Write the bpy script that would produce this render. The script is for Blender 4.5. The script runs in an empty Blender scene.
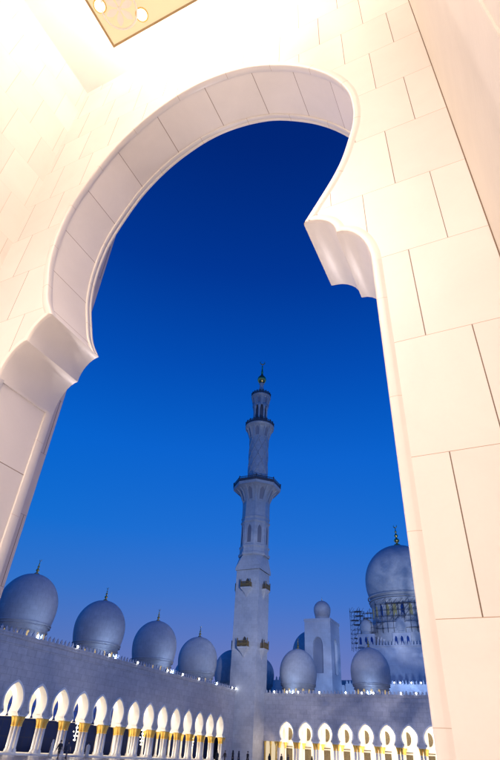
import bpy, bmesh, math, random
from mathutils import Vector, Matrix
from math import sin, cos, pi, radians
random.seed(4)
C = bpy.context.scene
COL = C.collection
D = 3.0                 # distance from the eye to the near marble wall
A, B = 58.7, 121.8      # left arcade stands on x=-A, far arcade on y=B
G = -1.55               # courtyard floor (the eye is at z=0)
WT = 10.85              # top of the arcade walls
BAY = 4.235

# ------------------------------------------------------------------ helpers
def prop(o, label=None, cat=None, group=None, kind=None):
    if label: o['label'] = label
    if cat: o['category'] = cat
    if group: o['group'] = group
    if kind: o['kind'] = kind
    return o

def thing(name, label, cat, loc=(0, 0, 0), group=None, rz=0):
    o = bpy.data.objects.new(name, None); COL.objects.link(o)
    o.empty_display_size = .2
    o.location = loc; o.rotation_euler = (0, 0, rz)
    return prop(o, label, cat, group)

class MB:
    """collects shapes into one mesh; world coordinates, moved to the parent's frame on build"""
    def __init__(s): s.v = []; s.f = []; s.uv = {}; s.sm = []
    def pts(s, P):
        i = len(s.v); s.v += [tuple(p) for p in P]; return i
    def face(s, idx, smooth=False, uv=None):
        if uv: s.uv[len(s.f)] = uv
        s.f.append(tuple(idx)); s.sm.append(smooth)
    def poly(s, P, smooth=False):
        i = s.pts(P); s.face(range(i, i + len(P)), smooth)
    def box(s, x0, x1, y0, y1, z0, z1):
        i = s.pts([(x, y, z) for z in (z0, z1) for x, y in ((x0, y0), (x1, y0), (x1, y1), (x0, y1))])
        for q in ((3, 2, 1, 0), (4, 5, 6, 7), (0, 1, 5, 4), (1, 2, 6, 5), (2, 3, 7, 6), (3, 0, 4, 7)):
            s.face([i + k for k in q])
    def lathe(s, cx, cy, prof, n=24, smooth=True, rot=0., cap=True):
        b = s.pts([(cx + r * cos(rot + 2 * pi * k / n), cy + r * sin(rot + 2 * pi * k / n), z) for r, z in prof for k in range(n)])
        m = len(prof)
        for j in range(m - 1):
            for k in range(n):
                s.face((b + j * n + k, b + j * n + (k + 1) % n, b + (j + 1) * n + (k + 1) % n, b + (j + 1) * n + k), smooth)
        if cap:
            s.face([b + k for k in reversed(range(n))]); s.face([b + (m - 1) * n + k for k in range(n)])
    def tube(s, a, b, r, n=6):
        a = Vector(a); b = Vector(b); d = (b - a).normalized()
        u = d.orthogonal().normalized(); w = d.cross(u)
        i = s.pts([p + r * (cos(2 * pi * k / n) * u + sin(2 * pi * k / n) * w) for p in (a, b) for k in range(n)])
        for k in range(n): s.face((i + k, i + (k + 1) % n, i + n + (k + 1) % n, i + n + k), True)
        s.face([i + k for k in reversed(range(n))]); s.face([i + n + k for k in range(n)])
    def torus(s, c, ax1, ax2, R, r, a0=0, a1=2 * pi, n=20, m=6):
        c = Vector(c); ax1 = Vector(ax1); ax2 = Vector(ax2); ax3 = ax1.cross(ax2)
        full = abs(a1 - a0 - 2 * pi) < 1e-6
        N = n if full else n + 1
        P = []
        for k in range(N):
            t = a0 + (a1 - a0) * k / n; e = cos(t) * ax1 + sin(t) * ax2
            rr = r if full else r * max(.15, sin(pi * k / n))
            P += [c + e * (R + rr * cos(2 * pi * j / m)) + ax3 * rr * sin(2 * pi * j / m) for j in range(m)]
        i = s.pts(P)
        for k in range(n):
            k2 = (k + 1) % N
            for j in range(m):
                s.face((i + k * m + j, i + k2 * m + j, i + k2 * m + (j + 1) % m, i + k * m + (j + 1) % m), True)
    def build(s, name, mat, parent=None, tri=False):
        me = bpy.data.meshes.new(name)
        off = Matrix.Identity(4)
        if parent is not None:
            off = world(parent).inverted()
        me.from_pydata([tuple(off @ Vector(p)) for p in s.v], [], s.f)
        me.polygons.foreach_set('use_smooth', s.sm)
        if s.uv:
            L = me.uv_layers.new(name='UVMap')
            for k, uv in s.uv.items():
                for li, q in zip(me.polygons[k].loop_indices, uv): L.data[li].uv = q
        me.materials.append(mat)
        if tri:
            bm = bmesh.new(); bm.from_mesh(me)
            bmesh.ops.triangulate(bm, faces=[f for f in bm.faces if len(f.verts) > 4], ngon_method='EAR_CLIP')
            bm.to_mesh(me); bm.free()
        me.update()
        o = bpy.data.objects.new(name, me); COL.objects.link(o)
        if parent is not None: o.parent = parent
        return o

def world(o):
    m = Matrix.Translation(o.location) @ o.rotation_euler.to_matrix().to_4x4()
    return world(o.parent) @ m if o.parent else m

def dup(root, loc=None, rz=None, label=None):
    r = root.copy(); COL.objects.link(r)
    if loc is not None: r.location = loc
    if rz is not None: r.rotation_euler = (0, 0, rz)
    if label: r['label'] = label
    for ch in list(root.children):
        c = ch.copy(); COL.objects.link(c); c.parent = r
        for g in list(ch.children):
            d = g.copy(); COL.objects.link(d); d.parent = c
    return r

# ------------------------------------------------------------------ materials
def mat(name):
    m = bpy.data.materials.new(name); m.use_nodes = True
    nt = m.node_tree; b = nt.nodes['Principled BSDF']
    return m, nt, b
def nd(nt, t, **kw):
    n = nt.nodes.new(t)
    for k, v in kw.items():
        if k.startswith('i_'):
            key = k[2:]; n.inputs[int(key) if key.isdigit() else key].default_value = v
        else: setattr(n, k, v)
    return n
def mth(nt, op, a, b=None, c=None):
    n = nt.nodes.new('ShaderNodeMath'); n.operation = op
    for i, x in enumerate((a, b, c)):
        if x is None: continue
        if isinstance(x, (int, float)): n.inputs[i].default_value = x
        else: nt.links.new(x, n.inputs[i])
    return n.outputs[0]
def mixc(nt, fac, c1, c2):
    n = nt.nodes.new('ShaderNodeMix'); n.data_type = 'RGBA'
    for sock, x in ((n.inputs[0], fac), (n.inputs[6], c1), (n.inputs[7], c2)):
        if isinstance(x, (int, float)): sock.default_value = x
        elif isinstance(x, tuple): sock.default_value = (*x, 1) if len(x) == 3 else x
        else: nt.links.new(x, sock)
    return n.outputs[2]

def simple(name, col, rough=.5, metal=0., noise=.0, scale=1., spec=.5, bump=0., bscale=20.):
    m, nt, b = mat(name)
    b.inputs['Roughness'].default_value = rough; b.inputs['Metallic'].default_value = metal
    b.inputs['Specular IOR Level'].default_value = spec
    b.inputs['Base Color'].default_value = (*col, 1)
    tc = nd(nt, 'ShaderNodeTexCoord')
    if noise:
        n = nd(nt, 'ShaderNodeTexNoise', i_Scale=scale, i_Detail=8., i_Roughness=.6); nt.links.new(tc.outputs['Object'], n.inputs['Vector'])
        k = tuple(c * (1 - noise) for c in col)
        mr = nd(nt, 'ShaderNodeMapRange', i_1=.3, i_2=.7); nt.links.new(n.outputs[0], mr.inputs[0])
        nt.links.new(mixc(nt, mr.outputs[0], k, col), b.inputs['Base Color'])
    if bump:
        n = nd(nt, 'ShaderNodeTexNoise', i_Scale=bscale, i_Detail=4.); nt.links.new(tc.outputs['Object'], n.inputs['Vector'])
        bp = nd(nt, 'ShaderNodeBump', i_Strength=bump, i_Distance=.02); nt.links.new(n.outputs[0], bp.inputs['Height']); nt.links.new(bp.outputs[0], b.inputs['Normal'])
    return m

def glow(name, col, st):
    m, nt, b = mat(name)
    b.inputs['Base Color'].default_value = (*[c * .15 for c in col], 1)
    b.inputs['Emission Color'].default_value = (*col, 1); b.inputs['Emission Strength'].default_value = st
    return m

def ashlar(name, col, u_axis, w, h, u0, z0, joint=.007, jcol=(.16, .11, .07), hcol=(.42, .30, .2), rough=.38, use_uv=False,
           vary=.08, vein=.085, rows=True, offset=.5, wobble=.0):
    """marble slabs in running bond; joints cut by position. u_axis 0/1 = object x / y, or the UV map"""
    m, nt, b = mat(name)
    b.inputs['Roughness'].default_value = rough
    tc = nd(nt, 'ShaderNodeTexCoord'); sp = nd(nt, 'ShaderNodeSeparateXYZ')
    nt.links.new(tc.outputs['UV' if use_uv else 'Object'], sp.inputs[0])
    U = sp.outputs[0] if use_uv else sp.outputs[u_axis]; Zc = sp.outputs[1] if use_uv else sp.outputs[2]
    v = mth(nt, 'DIVIDE', mth(nt, 'SUBTRACT', Zc, z0), h)
    row = mth(nt, 'FLOOR', v); fv = mth(nt, 'SUBTRACT', v, row)
    odd = mth(nt, 'ABSOLUTE', mth(nt, 'MODULO', row, 2.))
    u = mth(nt, 'ADD', mth(nt, 'DIVIDE', mth(nt, 'SUBTRACT', U, u0), w), mth(nt, 'MULTIPLY', odd, offset))
    cu = mth(nt, 'FLOOR', u); fu = mth(nt, 'SUBTRACT', u, cu)
    du = mth(nt, 'MULTIPLY', mth(nt, 'MINIMUM', fu, mth(nt, 'SUBTRACT', 1., fu)), w)
    dv = mth(nt, 'MULTIPLY', mth(nt, 'MINIMUM', fv, mth(nt, 'SUBTRACT', 1., fv)), h)
    # joint width wanders a little from slab to slab
    cmb = nd(nt, 'ShaderNodeCombineXYZ'); nt.links.new(cu, cmb.inputs[0]); nt.links.new(row, cmb.inputs[1])
    wn = nd(nt, 'ShaderNodeTexWhiteNoise', noise_dimensions='3D'); nt.links.new(cmb.outputs[0], wn.inputs[0])
    jw = mth(nt, 'MULTIPLY', joint * .5, mth(nt, 'ADD', .75, mth(nt, 'MULTIPLY', wn.outputs[0], .6)))
    mu = mth(nt, 'LESS_THAN', du, jw)
    if rows:
        mv = mth(nt, 'LESS_THAN', dv, mth(nt, 'MULTIPLY', jw, .55))
    n = nd(nt, 'ShaderNodeTexNoise', i_Scale=1.3, i_Detail=10., i_Roughness=.62, i_Distortion=.6); nt.links.new(tc.outputs['Object'], n.inputs['Vector'])
    n2 = nd(nt, 'ShaderNodeTexNoise', i_Scale=45., i_Detail=3.); nt.links.new(tc.outputs['Object'], n2.inputs['Vector'])
    t = mth(nt, 'ADD', mth(nt, 'MULTIPLY', wn.outputs[0], vary), mth(nt, 'MULTIPLY', n.outputs[0], vein * 2))
    t = mth(nt, 'ADD', t, mth(nt, 'MULTIPLY', n2.outputs[0], .03))
    g = mth(nt, 'SUBTRACT', 1. + (vary + vein * 2) * .5, t)
    vm = nd(nt, 'ShaderNodeVectorMath', operation='SCALE'); vm.inputs[0].default_value = col; nt.links.new(g, vm.inputs[3])
    c = mixc(nt, mu, vm.outputs[0], jcol)
    if rows: c = mixc(nt, mv, c, hcol)
    nt.links.new(c, b.inputs['Base Color'])
    hh = mth(nt, 'SUBTRACT', mth(nt, 'MULTIPLY', n2.outputs[0], .06), mu)
    if rows: hh = mth(nt, 'SUBTRACT', hh, mv)
    bp = nd(nt, 'ShaderNodeBump', i_Strength=.5, i_Distance=.004); nt.links.new(hh, bp.inputs['Height']); nt.links.new(bp.outputs[0], b.inputs['Normal'])
    return m

NEAR = (.80, .765, .72)
W_, H_ = .10360278 * 2 * D, .31278944 * D
M_front = ashlar('near_marble', NEAR, 0, W_, H_, -.0486268 * D + .878 * D, .2028763 * D - G)   # in the frame of the portal's Empty
M_side = ashlar('side_marble', NEAR, 1, .56, .83, .1, .33, joint=.005, jcol=(.50, .41, .33), hcol=(.62, .54, .46))
M_reveal = ashlar('reveal_marble', (.84, .80, .75), 0, .92, 50., .0, -25., use_uv=True, rows=False, joint=.010, jcol=(.30, .22, .17), offset=0)
M_jamb = ashlar('jamb_marble', (.84, .80, .75), 0, H_, 50., .0, -25., use_uv=True, rows=False, joint=.010, jcol=(.30, .22, .17), offset=0)
M_bead = ashlar('bead_marble', (.80, .765, .72), 0, .92, 50., .46, -25., use_uv=True, rows=False, joint=.006, jcol=(.5, .4, .3), offset=0, vary=.02, vein=.03)
M_jbead = ashlar('jamb_bead_marble', (.80, .765, .72), 0, H_, 50., .5 * H_, -25., use_uv=True, rows=False, joint=.004, jcol=(.62, .52, .44), offset=0, vary=.02, vein=.03)
M_smooth = simple('smooth_marble', (.87, .83, .77), .42, noise=.06, scale=2., bump=.12, bscale=12.)
M_plaster = simple('white_plaster', (.82, .80, .77), .7, noise=.05, scale=1.5, bump=.1, bscale=8)
M_gold = simple('gold', (.85, .55, .16), .32, metal=1., noise=.25, scale=9.)
M_goldleaf = simple('gold_leaf', (.90, .58, .12), .45, metal=.4, noise=.25, scale=6.)
M_fac = {}
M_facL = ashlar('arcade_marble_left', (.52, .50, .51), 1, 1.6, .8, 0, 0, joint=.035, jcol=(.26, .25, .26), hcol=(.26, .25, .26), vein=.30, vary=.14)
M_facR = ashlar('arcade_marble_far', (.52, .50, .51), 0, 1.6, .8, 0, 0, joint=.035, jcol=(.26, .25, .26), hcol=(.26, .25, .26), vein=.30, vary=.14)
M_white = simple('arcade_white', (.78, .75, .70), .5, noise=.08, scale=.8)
M_arch = simple('archivolt_white', (.86, .84, .80), .5)
M_dome = ashlar('dome_marble', (.50, .51, .54), 0, 1.2, .62, 0, .1, use_uv=True, joint=.04, jcol=(.36, .37, .4), hcol=(.42, .43, .46), vein=.22, vary=.10, rough=.6)
M_min = ashlar('minaret_marble', (.50, .51, .54), 0, 1.3, .75, 0, .1, use_uv=True, joint=.03, jcol=(.36, .36, .38), hcol=(.36, .36, .38), vein=.22, vary=.12)
M_dark = simple('dark_rail', (.09, .085, .10), .5, metal=.3)
M_glass = simple('dark_blue_glass', (.02, .05, .22), .08, spec=.6)
M_void = simple('shadowed_interior', (.10, .10, .13), .8)
M_lit = glow('lit_window', (1., .72, .30), .55)
M_litg = glow('lit_window_green', (.75, .80, .45), .10)
M_lens = glow('floodlight_lens', (.92, .95, 1.), 14.)
M_chand = glow('chandelier_glass', (1., .9, .75), 5.)
M_fix = simple('fixture_metal', (.12, .12, .13), .4, metal=.6)
M_panel = simple('bronze_lattice', (.16, .13, .08), .45, metal=.4, noise=.5, scale=6.)
M_scaf = simple('scaffold_steel', (.10, .11, .14), .5, metal=.5)
M_plank = simple('scaffold_plank', (.16, .12, .08), .8)
M_roof = simple('roof_screed', (.3, .3, .31), .8, noise=.2, scale=.5)

def floor_mat():
    m, nt, b = mat('courtyard_marble')
    tc = nd(nt, 'ShaderNodeTexCoord'); br = nd(nt, 'ShaderNodeTexBrick', i_Scale=1., offset=0.)
    br.inputs['Brick Width'].default_value = 1.2; br.inputs['Row Height'].default_value = 1.2; br.inputs['Mortar Size'].default_value = .008
    br.inputs['Color1'].default_value = (.42, .41, .40, 1); br.inputs['Color2'].default_value = (.36, .35, .35, 1); br.inputs['Mortar'].default_value = (.15, .15, .15, 1)
    nt.links.new(tc.outputs['Object'], br.inputs['Vector']); nt.links.new(br.outputs[0], b.inputs['Base Color'])
    b.inputs['Roughness'].default_value = .22
    return m
M_floor = floor_mat()

# ------------------------------------------------------------------ curves
def catmull(P, n=5):
    out = []
    for i in range(len(P) - 1):
        p0 = P[max(i - 1, 0)]; p1 = P[i]; p2 = P[i + 1]; p3 = P[min(i + 2, len(P) - 1)]
        for k in range(n):
            t = k / n
            out.append(tuple(.5 * ((2 * b) + (-a + c) * t + (2 * a - 5 * b + 4 * c - d) * t * t + (-a + 3 * b - 3 * c + d) * t ** 3)
                             for a, b, c, d in zip(p0, p1, p2, p3)))
    out.append(tuple(P[-1])); return out

# the near arch, in units of D, read from left foot up and over to the right foot
arch_L = [(-1.43, 1.392), (-1.487, 1.49), (-1.527, 1.599), (-1.579, 1.771), (-1.604, 1.976), (-1.591, 2.21), (-1.531, 2.41), (-1.434, 2.62), (-1.29, 2.79), (-1.13, 2.89), (-.98, 2.93)]
arch_R = [(-.82, 2.912), (-.654, 2.845), (-.51, 2.733), (-.355, 2.565), (-.228, 2.36), (-.160, 2.17), (-.145, 2.015), (-.153, 1.905), (-.172, 1.82), (-.206, 1.70), (-.246, 1.605), (-.296, 1.512), (-.352, 1.412)]
ARCH = catmull(arch_L + arch_R, 6)
def quarter(p, q, n=8):   # cavetto: leaves p level, arrives at q plumb
    return [(p[0] + (q[0] - p[0]) * sin(pi / 2 * k / n), q[1] + (p[1] - q[1]) * cos(pi / 2 * k / n)) for k in range(n + 1)]
corbL = quarter((-1.43, 1.392), (-1.515, 1.277))[1:] + quarter((-1.515, 1.277), (-1.603, 1.125))[1:]
corbR = quarter((-.352, 1.412), (-.247, 1.310))[1:] + quarter((-.247, 1.310), (-.152, 1.135))[1:]
foot = G / D
PROF = [('jamb', [(-1.603, foot), (-1.603, 1.125)]), ('corbel', [(-1.603, 1.125)] + corbL[::-1][1:] + [(-1.43, 1.392)]),
        ('arch', ARCH), ('corbel', [(-.352, 1.412)] + corbR), ('jamb', [(-.152, 1.135), (-.156, foot)])]
full = []
for k, P in PROF:
    for p in P:
        if not full or (abs(full[-1][0] - p[0]) + abs(full[-1][1] - p[1])) > 1e-5: full.append(p)

def offs(P, d, closed=False):
    """offset a polyline to its left (away from the opening, for a left-foot to right-foot walk)"""
    out = []
    for i, p in enumerate(P):
        a = P[max(i - 1, 0)]; b = P[min(i + 1, len(P) - 1)]
        n1 = Vector((-(p[1] - a[1]), p[0] - a[0])); n2 = Vector((-(b[1] - p[1]), b[0] - p[0]))
        if n1.length > 1e-9: n1.normalize()
        if n2.length > 1e-9: n2.normalize()
        n = n1 + n2
        if n.length < 1e-6: n = n2
        n.normalize()
        k = max(.55, n.dot(n1 if n1.length > .5 else n2))
        out.append((p[0] + n.x * d / k, p[1] + n.y * d / k))
    return out

def loft(mb, P, rows, smooth_rows=True, u0=0., seg_normals=None):
    """sweep cross-section rows [(n, y)] along P (units of D); n = metres away from the opening, y = metres"""
    rings = []
    i0 = min(range(len(full)), key=lambda i: math.dist(full[i], P[0])); i1 = i0 + len(P)
    for n, y in rows:
        Q = offs(full, n / D)[i0:i1]
        rings.append([(q[0] * D, y, q[1] * D) for q in Q])
    L = [u0]
    for i in range(1, len(P)): L.append(L[-1] + D * math.dist(P[i], P[i - 1]))
    idx = [mb.pts(r) for r in rings]
    for j in range(len(rings) - 1):
        for i in range(len(P) - 1):
            mb.face((idx[j] + i, idx[j] + i + 1, idx[j + 1] + i + 1, idx[j + 1] + i), smooth_rows,
                    [(L[i], rows[j][1]), (L[i + 1], rows[j][1]), (L[i + 1], rows[j + 1][1]), (L[i], rows[j + 1][1])])
    return L[-1]

T0, T1 = D, 1.30 * D       # front and back of the near wall
CX = -.878 * D
gate = thing('arch_portal', 'cream marble keyhole archway with stepped corbels, framing the view into the courtyard', 'archway', (CX, T0, G))
# front wall: polygon round the opening, edge 9 cm outside the arris where the bead starts
BW = .088
outer = offs(full, BW / D)
XL, XR, ZC = -1.95 * D, .1588 * D, 3.72 * D
m = MB()
ring = [(q[0] * D, T0, q[1] * D) for q in outer]
m.poly([(XL, T0, G)] + ring + [(XR, T0, G), (XR, T0, ZC), (XL, T0, ZC)][0:3])
m.build('wall', M_front, gate, tri=True)
m = MB()
ring = [(q[0] * D, T1, q[1] * D) for q in outer]
m.poly([(XL - 1.2, T1, G)] + ring + [(XR + 1.2, T1, G), (XR + 1.2, T1, ZC + 1), (XL - 1.2, T1, ZC + 1)])
m.build('outer_wall', M_front, gate, tri=True)
bead_front = [(BW, T0), (BW - .012, T0 - .003), (BW - .024, T0 - .008), (BW - .034, T0 - .010), (.020, T0 - .010), (.010, T0 - .008), (.003, T0 - .002), (0, T0 + .008), (0, T0 + .082), (.004, T0 + .088), (.016, T0 + .090)]
bead_back = [(.016, T1 - .120), (.003, T1 - .117), (0, T1 - .112), (0, T1 - .06), (.008, T1 - .055), (.008, T1 - .047), (0, T1 - .042), (0, T1 - .01), (.006, T1), (BW, T1 + .001)]
bead_plain = [(.016, T1 - .120), (.003, T1 - .117), (0, T1 - .112), (0, T1 - .01), (.006, T1), (BW, T1 + .001)]
smooth_sec = [(BW, T0), (BW - .010, T0 - .004), (BW - .034, T0 - .010), (.030, T0 - .012), (.012, T0 - .008), (.003, T0 + .008), (0, T0 + .03), (0, T1 - .01), (.006, T1), (BW, T1 + .001)]
for kind, P in PROF:
    if kind == 'corbel':
        m = MB(); loft(m, P, smooth_sec)
        # sharp creases between the scallops: split smooth shading by the face angle
        o = m.build('corbel', M_smooth, gate)
        bm = bmesh.new(); bm.from_mesh(o.data)
        for e in bm.edges:
            if len(e.link_faces) == 2 and e.calc_face_angle(0) > radians(38): e.smooth = False
        bm.to_mesh(o.data); bm.free()
        continue
    if kind == 'arch': P2 = P
    else: P2 = P if P[0][1] < P[-1][1] else P
    u0 = {'arch': .68, 'jamb': 0.}[kind]
    if kind == 'jamb': u0 = (foot * D - .2028763 * D) if P[0][1] < P[-1][1] else -(P[0][1] * D - .2028763 * D)
    m = MB(); loft(m, P, bead_front, u0=u0); m.build('front_moulding', M_bead if kind == 'arch' else M_jbead, gate)
    m = MB(); loft(m, P, [(.016, T0 + .090), (.016, T1 - .120)], u0=u0); m.build('soffit' if kind == 'arch' else 'jamb_panel', M_reveal if kind == 'arch' else M_jamb, gate)
    m = MB(); loft(m, P, bead_back if kind == 'arch' else bead_plain, u0=u0); m.build('rear_moulding', M_bead if kind == 'arch' else M_jbead, gate)
    if kind == 'jamb':   # cap closing the top of the recessed panel under the corbel
        z = max(P[0][1], P[-1][1]) * D
        x = P[0][0] * D if P[0][1] > 0 else P[-1][0] * D
        sx = -1 if x < -3 else 1
        m = MB(); m.box(min(x - sx * .001, x + sx * .02), max(x - sx * .001, x + sx * .02), T0 + .088, T1 - .118, z - .03, z + .003); m.build('panel_cap', M_smooth, gate)
# outer piers of the deep portal recess, courtyard side
M_pier = ashlar('pier_marble', (.70, .63, .60), 1, .62, H_, .2, .2028763 * D - G, joint=.008, hcol=(.3, .22, .18), rows=True)
for sx, xx in ((-1, -1.93 * D), (1, .20 * D)):
    m = MB(); m.box(*sorted((xx, xx + sx * 1.1)), T1 + .002, 1.6 * D, G, 4.6 * D); m.build('pier', M_pier, gate)
m = MB(); m.box(-1.93 * D - 1.1, .20 * D + 1.1, T1 + .004, 1.6 * D, 4.6 * D, 5.0 * D); m.build('lintel', M_pier, gate)

# the bay the photographer stands in
t = thing('left_wall', 'long cream marble block wall of the gate bay, left of the archway', 'wall', (XL, 0, G))
m = MB(); m.box(XL - .5, XL, -2.2 * D, T1 - .01, G, ZC + .4); m.build('wall_face', M_side, t)
t = thing('right_wall', 'tan marble pier face close to the eye, right of the archway', 'wall', (XR, 0, G))
m = MB(); m.box(XR, XR + .5, -2.2 * D, T1 - .01, G, ZC + .4); M_pf = simple('pier_face', (.68, .63, .55), .45, noise=.10, scale=1.2, bump=.1); m.build('wall_face', M_pf, t)
m = MB()
m.box(XR - .012, XR + .01, .40 * D, .60 * D, G, ZC)
m.build('pilaster_strip', M_pf, t)
m = MB(); m.box(XR - .009, XR + .002, T0 - .004, T0 + .003, G, ZC); m.build('corner_joint', simple('joint_grout', (.22, .15, .10), .9), t)
t = thing('back_wall', 'plain plaster wall closing the gate bay behind the viewpoint', 'wall', (CX, -2.2 * D, G))
m = MB(); m.box(XL, XR, -2.2 * D - .4, -2.2 * D, G, ZC + .4); m.build('wall_face', M_plaster, t)
m = MB(); m.box(XL - .01, XR + .01, -2.2 * D, T1 - .01, ZC, ZC + .35)
prop(m.build('ceiling', M_plaster), kind='structure')
m = MB(); m.box(XL - .5, XR + .5, -2.2 * D - .4, T1 + .2, G - .3, G + .004)
prop(m.build('gate_floor', simple('gate_floor_marble', (.80, .77, .75), .3, noise=.1, scale=1.), ), kind='structure')

# ceiling lamp: gilded square coffer with spots and a white floral medallion
ZP = 3.5 * D            # lamp lowered under the ceiling to leave room for an added uplight
LX0, LX1, LY1 = -1.484 * D, -.256 * D, .7826 * D
LY0 = LY1 - (LX1 - LX0); LS = (LX1 - LX0)
lamp = thing('ceiling_lamp', 'square gilded ceiling lamp with bright spots and floral ornament above the archway', 'ceiling lamp', ((LX0 + LX1) / 2, (LY0 + LY1) / 2, ZP))
m = MB()
e = .035
for x0, x1, y0, y1 in ((LX0, LX1, LY1 - e, LY1), (LX0, LX1, LY0, LY0 + e), (LX0, LX0 + e, LY0 + e, LY1 - e), (LX1 - e, LX1, LY0 + e, LY1 - e)):
    m.box(x0, x1, y0, y1, ZP - .13, ZP - .002)
m.build('frame', simple('lamp_frame', (.42, .30, .15), .35, metal=.5), lamp)
pm, nt, b = mat('lamp_diffuser')
b.inputs['Base Color'].default_value = (.34, .25, .14, 1); b.inputs['Emission Color'].default_value = (1., .78, .46, 1); b.inputs['Emission Strength'].default_value = .75
m = MB(); m.box(LX0 + e, LX1 - e, LY0 + e, LY1 - e, ZP - .11, ZP - .09); m.build('diffuser', pm, lamp)
M_spot = glow('spot_bulb', (1., .90, .72), 9.)
M_petal = simple('white_petal', (.85, .82, .75), .5)
spots = []
fr_ = [(.05, .172), (.212, .06)]
cells = [(u if a else 1 - u, v if b else 1 - v) for a in (1, 0) for b in (1, 0) for u, v in fr_] + [(.5 + .2 * cos(k * pi / 3 + .3), .5 + .2 * sin(k * pi / 3 + .3)) for k in range(6)]
for u, v in cells:
    x = LX0 + LS * u; y = LY1 - LS * v
    m = MB(); m.lathe(x, y, [(.0, ZP - .115), (.07, ZP - .12), (.09, ZP - .13), (.06, ZP - .145), (.0, ZP - .15)][::-1], 16, cap=False)
    sp_ = m.build('spotlight', M_spot, lamp)
    m = MB(); m.torus((x, y, ZP - .122), (1, 0, 0), (0, 1, 0), .105, .012, n=20); m.build('trim_ring', M_gold, sp_)
def flower(cx, cy, R, n=6):
    m = MB()
    for k in range(n):
        a = 2 * pi * k / n
        P = []
        for t, w in ((.15, .04), (.4, .17), (.65, .22), (.85, .14), (1., 0)):
            P.append((t, w))
        pts = [(t * R, w * R) for t, w in P] + [(t * R, -w * R) for t, w in P[::-1][1:]]
        m.poly([(cx + u * cos(a) - v * sin(a), cy + u * sin(a) + v * cos(a), ZP - .128) for u, v in pts][::-1])
    m.torus((cx, cy, ZP - .13), (1, 0, 0), (0, 1, 0), R * 1.15, .018, n=32)
    m.lathe(cx, cy, [(.0, ZP - .15), (R * .14, ZP - .14), (R * .14, ZP - .112)], 12, cap=False)
    m.build('ornament', M_petal, lamp)
for x, y in ((.128, .125), (.872, .125), (.5, .5), (.128, .875), (.872, .875)): flower(LX0 + LS * x, LY1 - LS * y, .27)

def area(name, loc, rot, sx, sy, power, col, parent=None, shape='RECTANGLE', spread=180):
    l = bpy.data.lights.new(name, 'AREA'); l.shape = shape; l.size = sx; l.size_y = sy; l.energy = power; l.color = col; l.spread = radians(spread)
    o = bpy.data.objects.new(name, l); COL.objects.link(o); o.location = loc; o.rotation_euler = rot
    if parent: o.parent = parent; o.location = world(parent).inverted() @ Vector(loc)
    return o
WARM = (1., .815, .735)
area('lamp_and_fill_light', ((LX0 + LX1) / 2 + .1, (LY0 + LY1) / 2 + .5, ZP - .22), (0, 0, 0), 1.6, 1.6, 130, WARM, lamp)
area('lamp_and_fill_light', ((LX0 + LX1) / 2, -1.1 * D, ZP - .22), (0, 0, 0), 3.2, 3.2, 650, WARM, lamp, spread=120)  # added fill behind the eye, no lamp body there
area('ceiling_fill_light', ((LX0 + LX1) / 2, (LY0 + LY1) / 2, ZP + .03), (pi, 0, 0), LS * .96, LS * .96, 580, WARM, lamp)  # added uplight hidden above the panel to whiten the ceiling
for sx in (-1, 1):
    for sy in (-1, 1):
        m = MB(); m.tube(((LX0 + LX1) / 2 + sx * LS * .3, (LY0 + LY1) / 2 + sy * LS * .3, ZP - .09), ((LX0 + LX1) / 2 + sx * LS * .3, (LY0 + LY1) / 2 + sy * LS * .3, ZC + .01), .02)
        m.build('suspension_rod', M_gold, lamp)

# ------------------------------------------------------------------ courtyard arcades
H2 = [(0, 2.96), (.10, 2.915), (.22, 2.85), (.37, 2.735), (.53, 2.555), (.66, 2.35), (.72, 2.15), (.735, 2.0), (.70, 1.8), (.65, 1.66), (.58, 1.52), (.525, 1.41)]
H2 = catmull(H2, 2)
KS = 2.03; ZA = 5.85
tipz = 1.41
half = H2 + quarter((.525, 1.41), (.62, 1.30), 3)[1:] + quarter((.62, 1.30), (.715, 1.17), 3)[1:]
half = [(x * KS, ZA - (2.96 - z) * KS) for x, z in half]
ZS = 2.32                                   # top of the capitals
half = [p for p in half if p[1] > ZS + .02] + [(half[-1][0], ZS)]
KEY = [(-x, z) for x, z in half[::-1]] + half[1:]      # left foot, over, right foot
TH = .95

def mapL(s, d, z): return (-A - d, s, z)
def mapR(s, d, z): return (s, B + d, z)

def keybay(mb, fn, c, hw, z0, z1, d0, d1, key=KEY, soff=None):
    """one bay of wall with a keyhole opening; soff collects the intrados"""
    for d, flip in ((d0, False), (d1, True)):
        P = [(c - hw, z0)] + [(c + x, z) for x, z in key] + [(c + hw, z0), (c + hw, z1), (c - hw, z1)]
        Q = [fn(s, d, z) for s, z in P]
        mb.poly(Q[::-1] if flip else Q)
    t = soff or mb
    i = t.pts([fn(c + x, d0, z) for x, z in key] + [fn(c + x, d1, z) for x, z in key]); n = len(key)
    for k in range(n - 1): t.face((i + k, i + k + 1, i + n + k + 1, i + n + k), True)
    for sg in (-1, 1):
        a = [fn(c + sg * hw, d0, z0), fn(c + sg * key[-1][0], d0, z0), fn(c + sg * key[-1][0], d1, z0), fn(c + sg * hw, d1, z0)]
        mb.poly(a)

def archivolt(mb, fn, c, key=KEY, w=.25, p=.12):
    """raised band round the keyhole on the courtyard face"""
    n = len(key)
    o = offs(key, w)
    i = mb.pts([fn(c + x, -p, z) for x, z in key] + [fn(c + x, -p, z) for x, z in o] + [fn(c + x, .0, z) for x, z in o] + [fn(c + x, .02, z) for x, z in key])
    for k in range(n - 1):
        for j in (0, 1): mb.face((i + j * n + k, i + j * n + k + 1, i + (j + 1) * n + k + 1, i + (j + 1) * n + k))
        mb.face((i + k, i + k + 1, i + 3 * n + k + 1, i + 3 * n + k))

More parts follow.
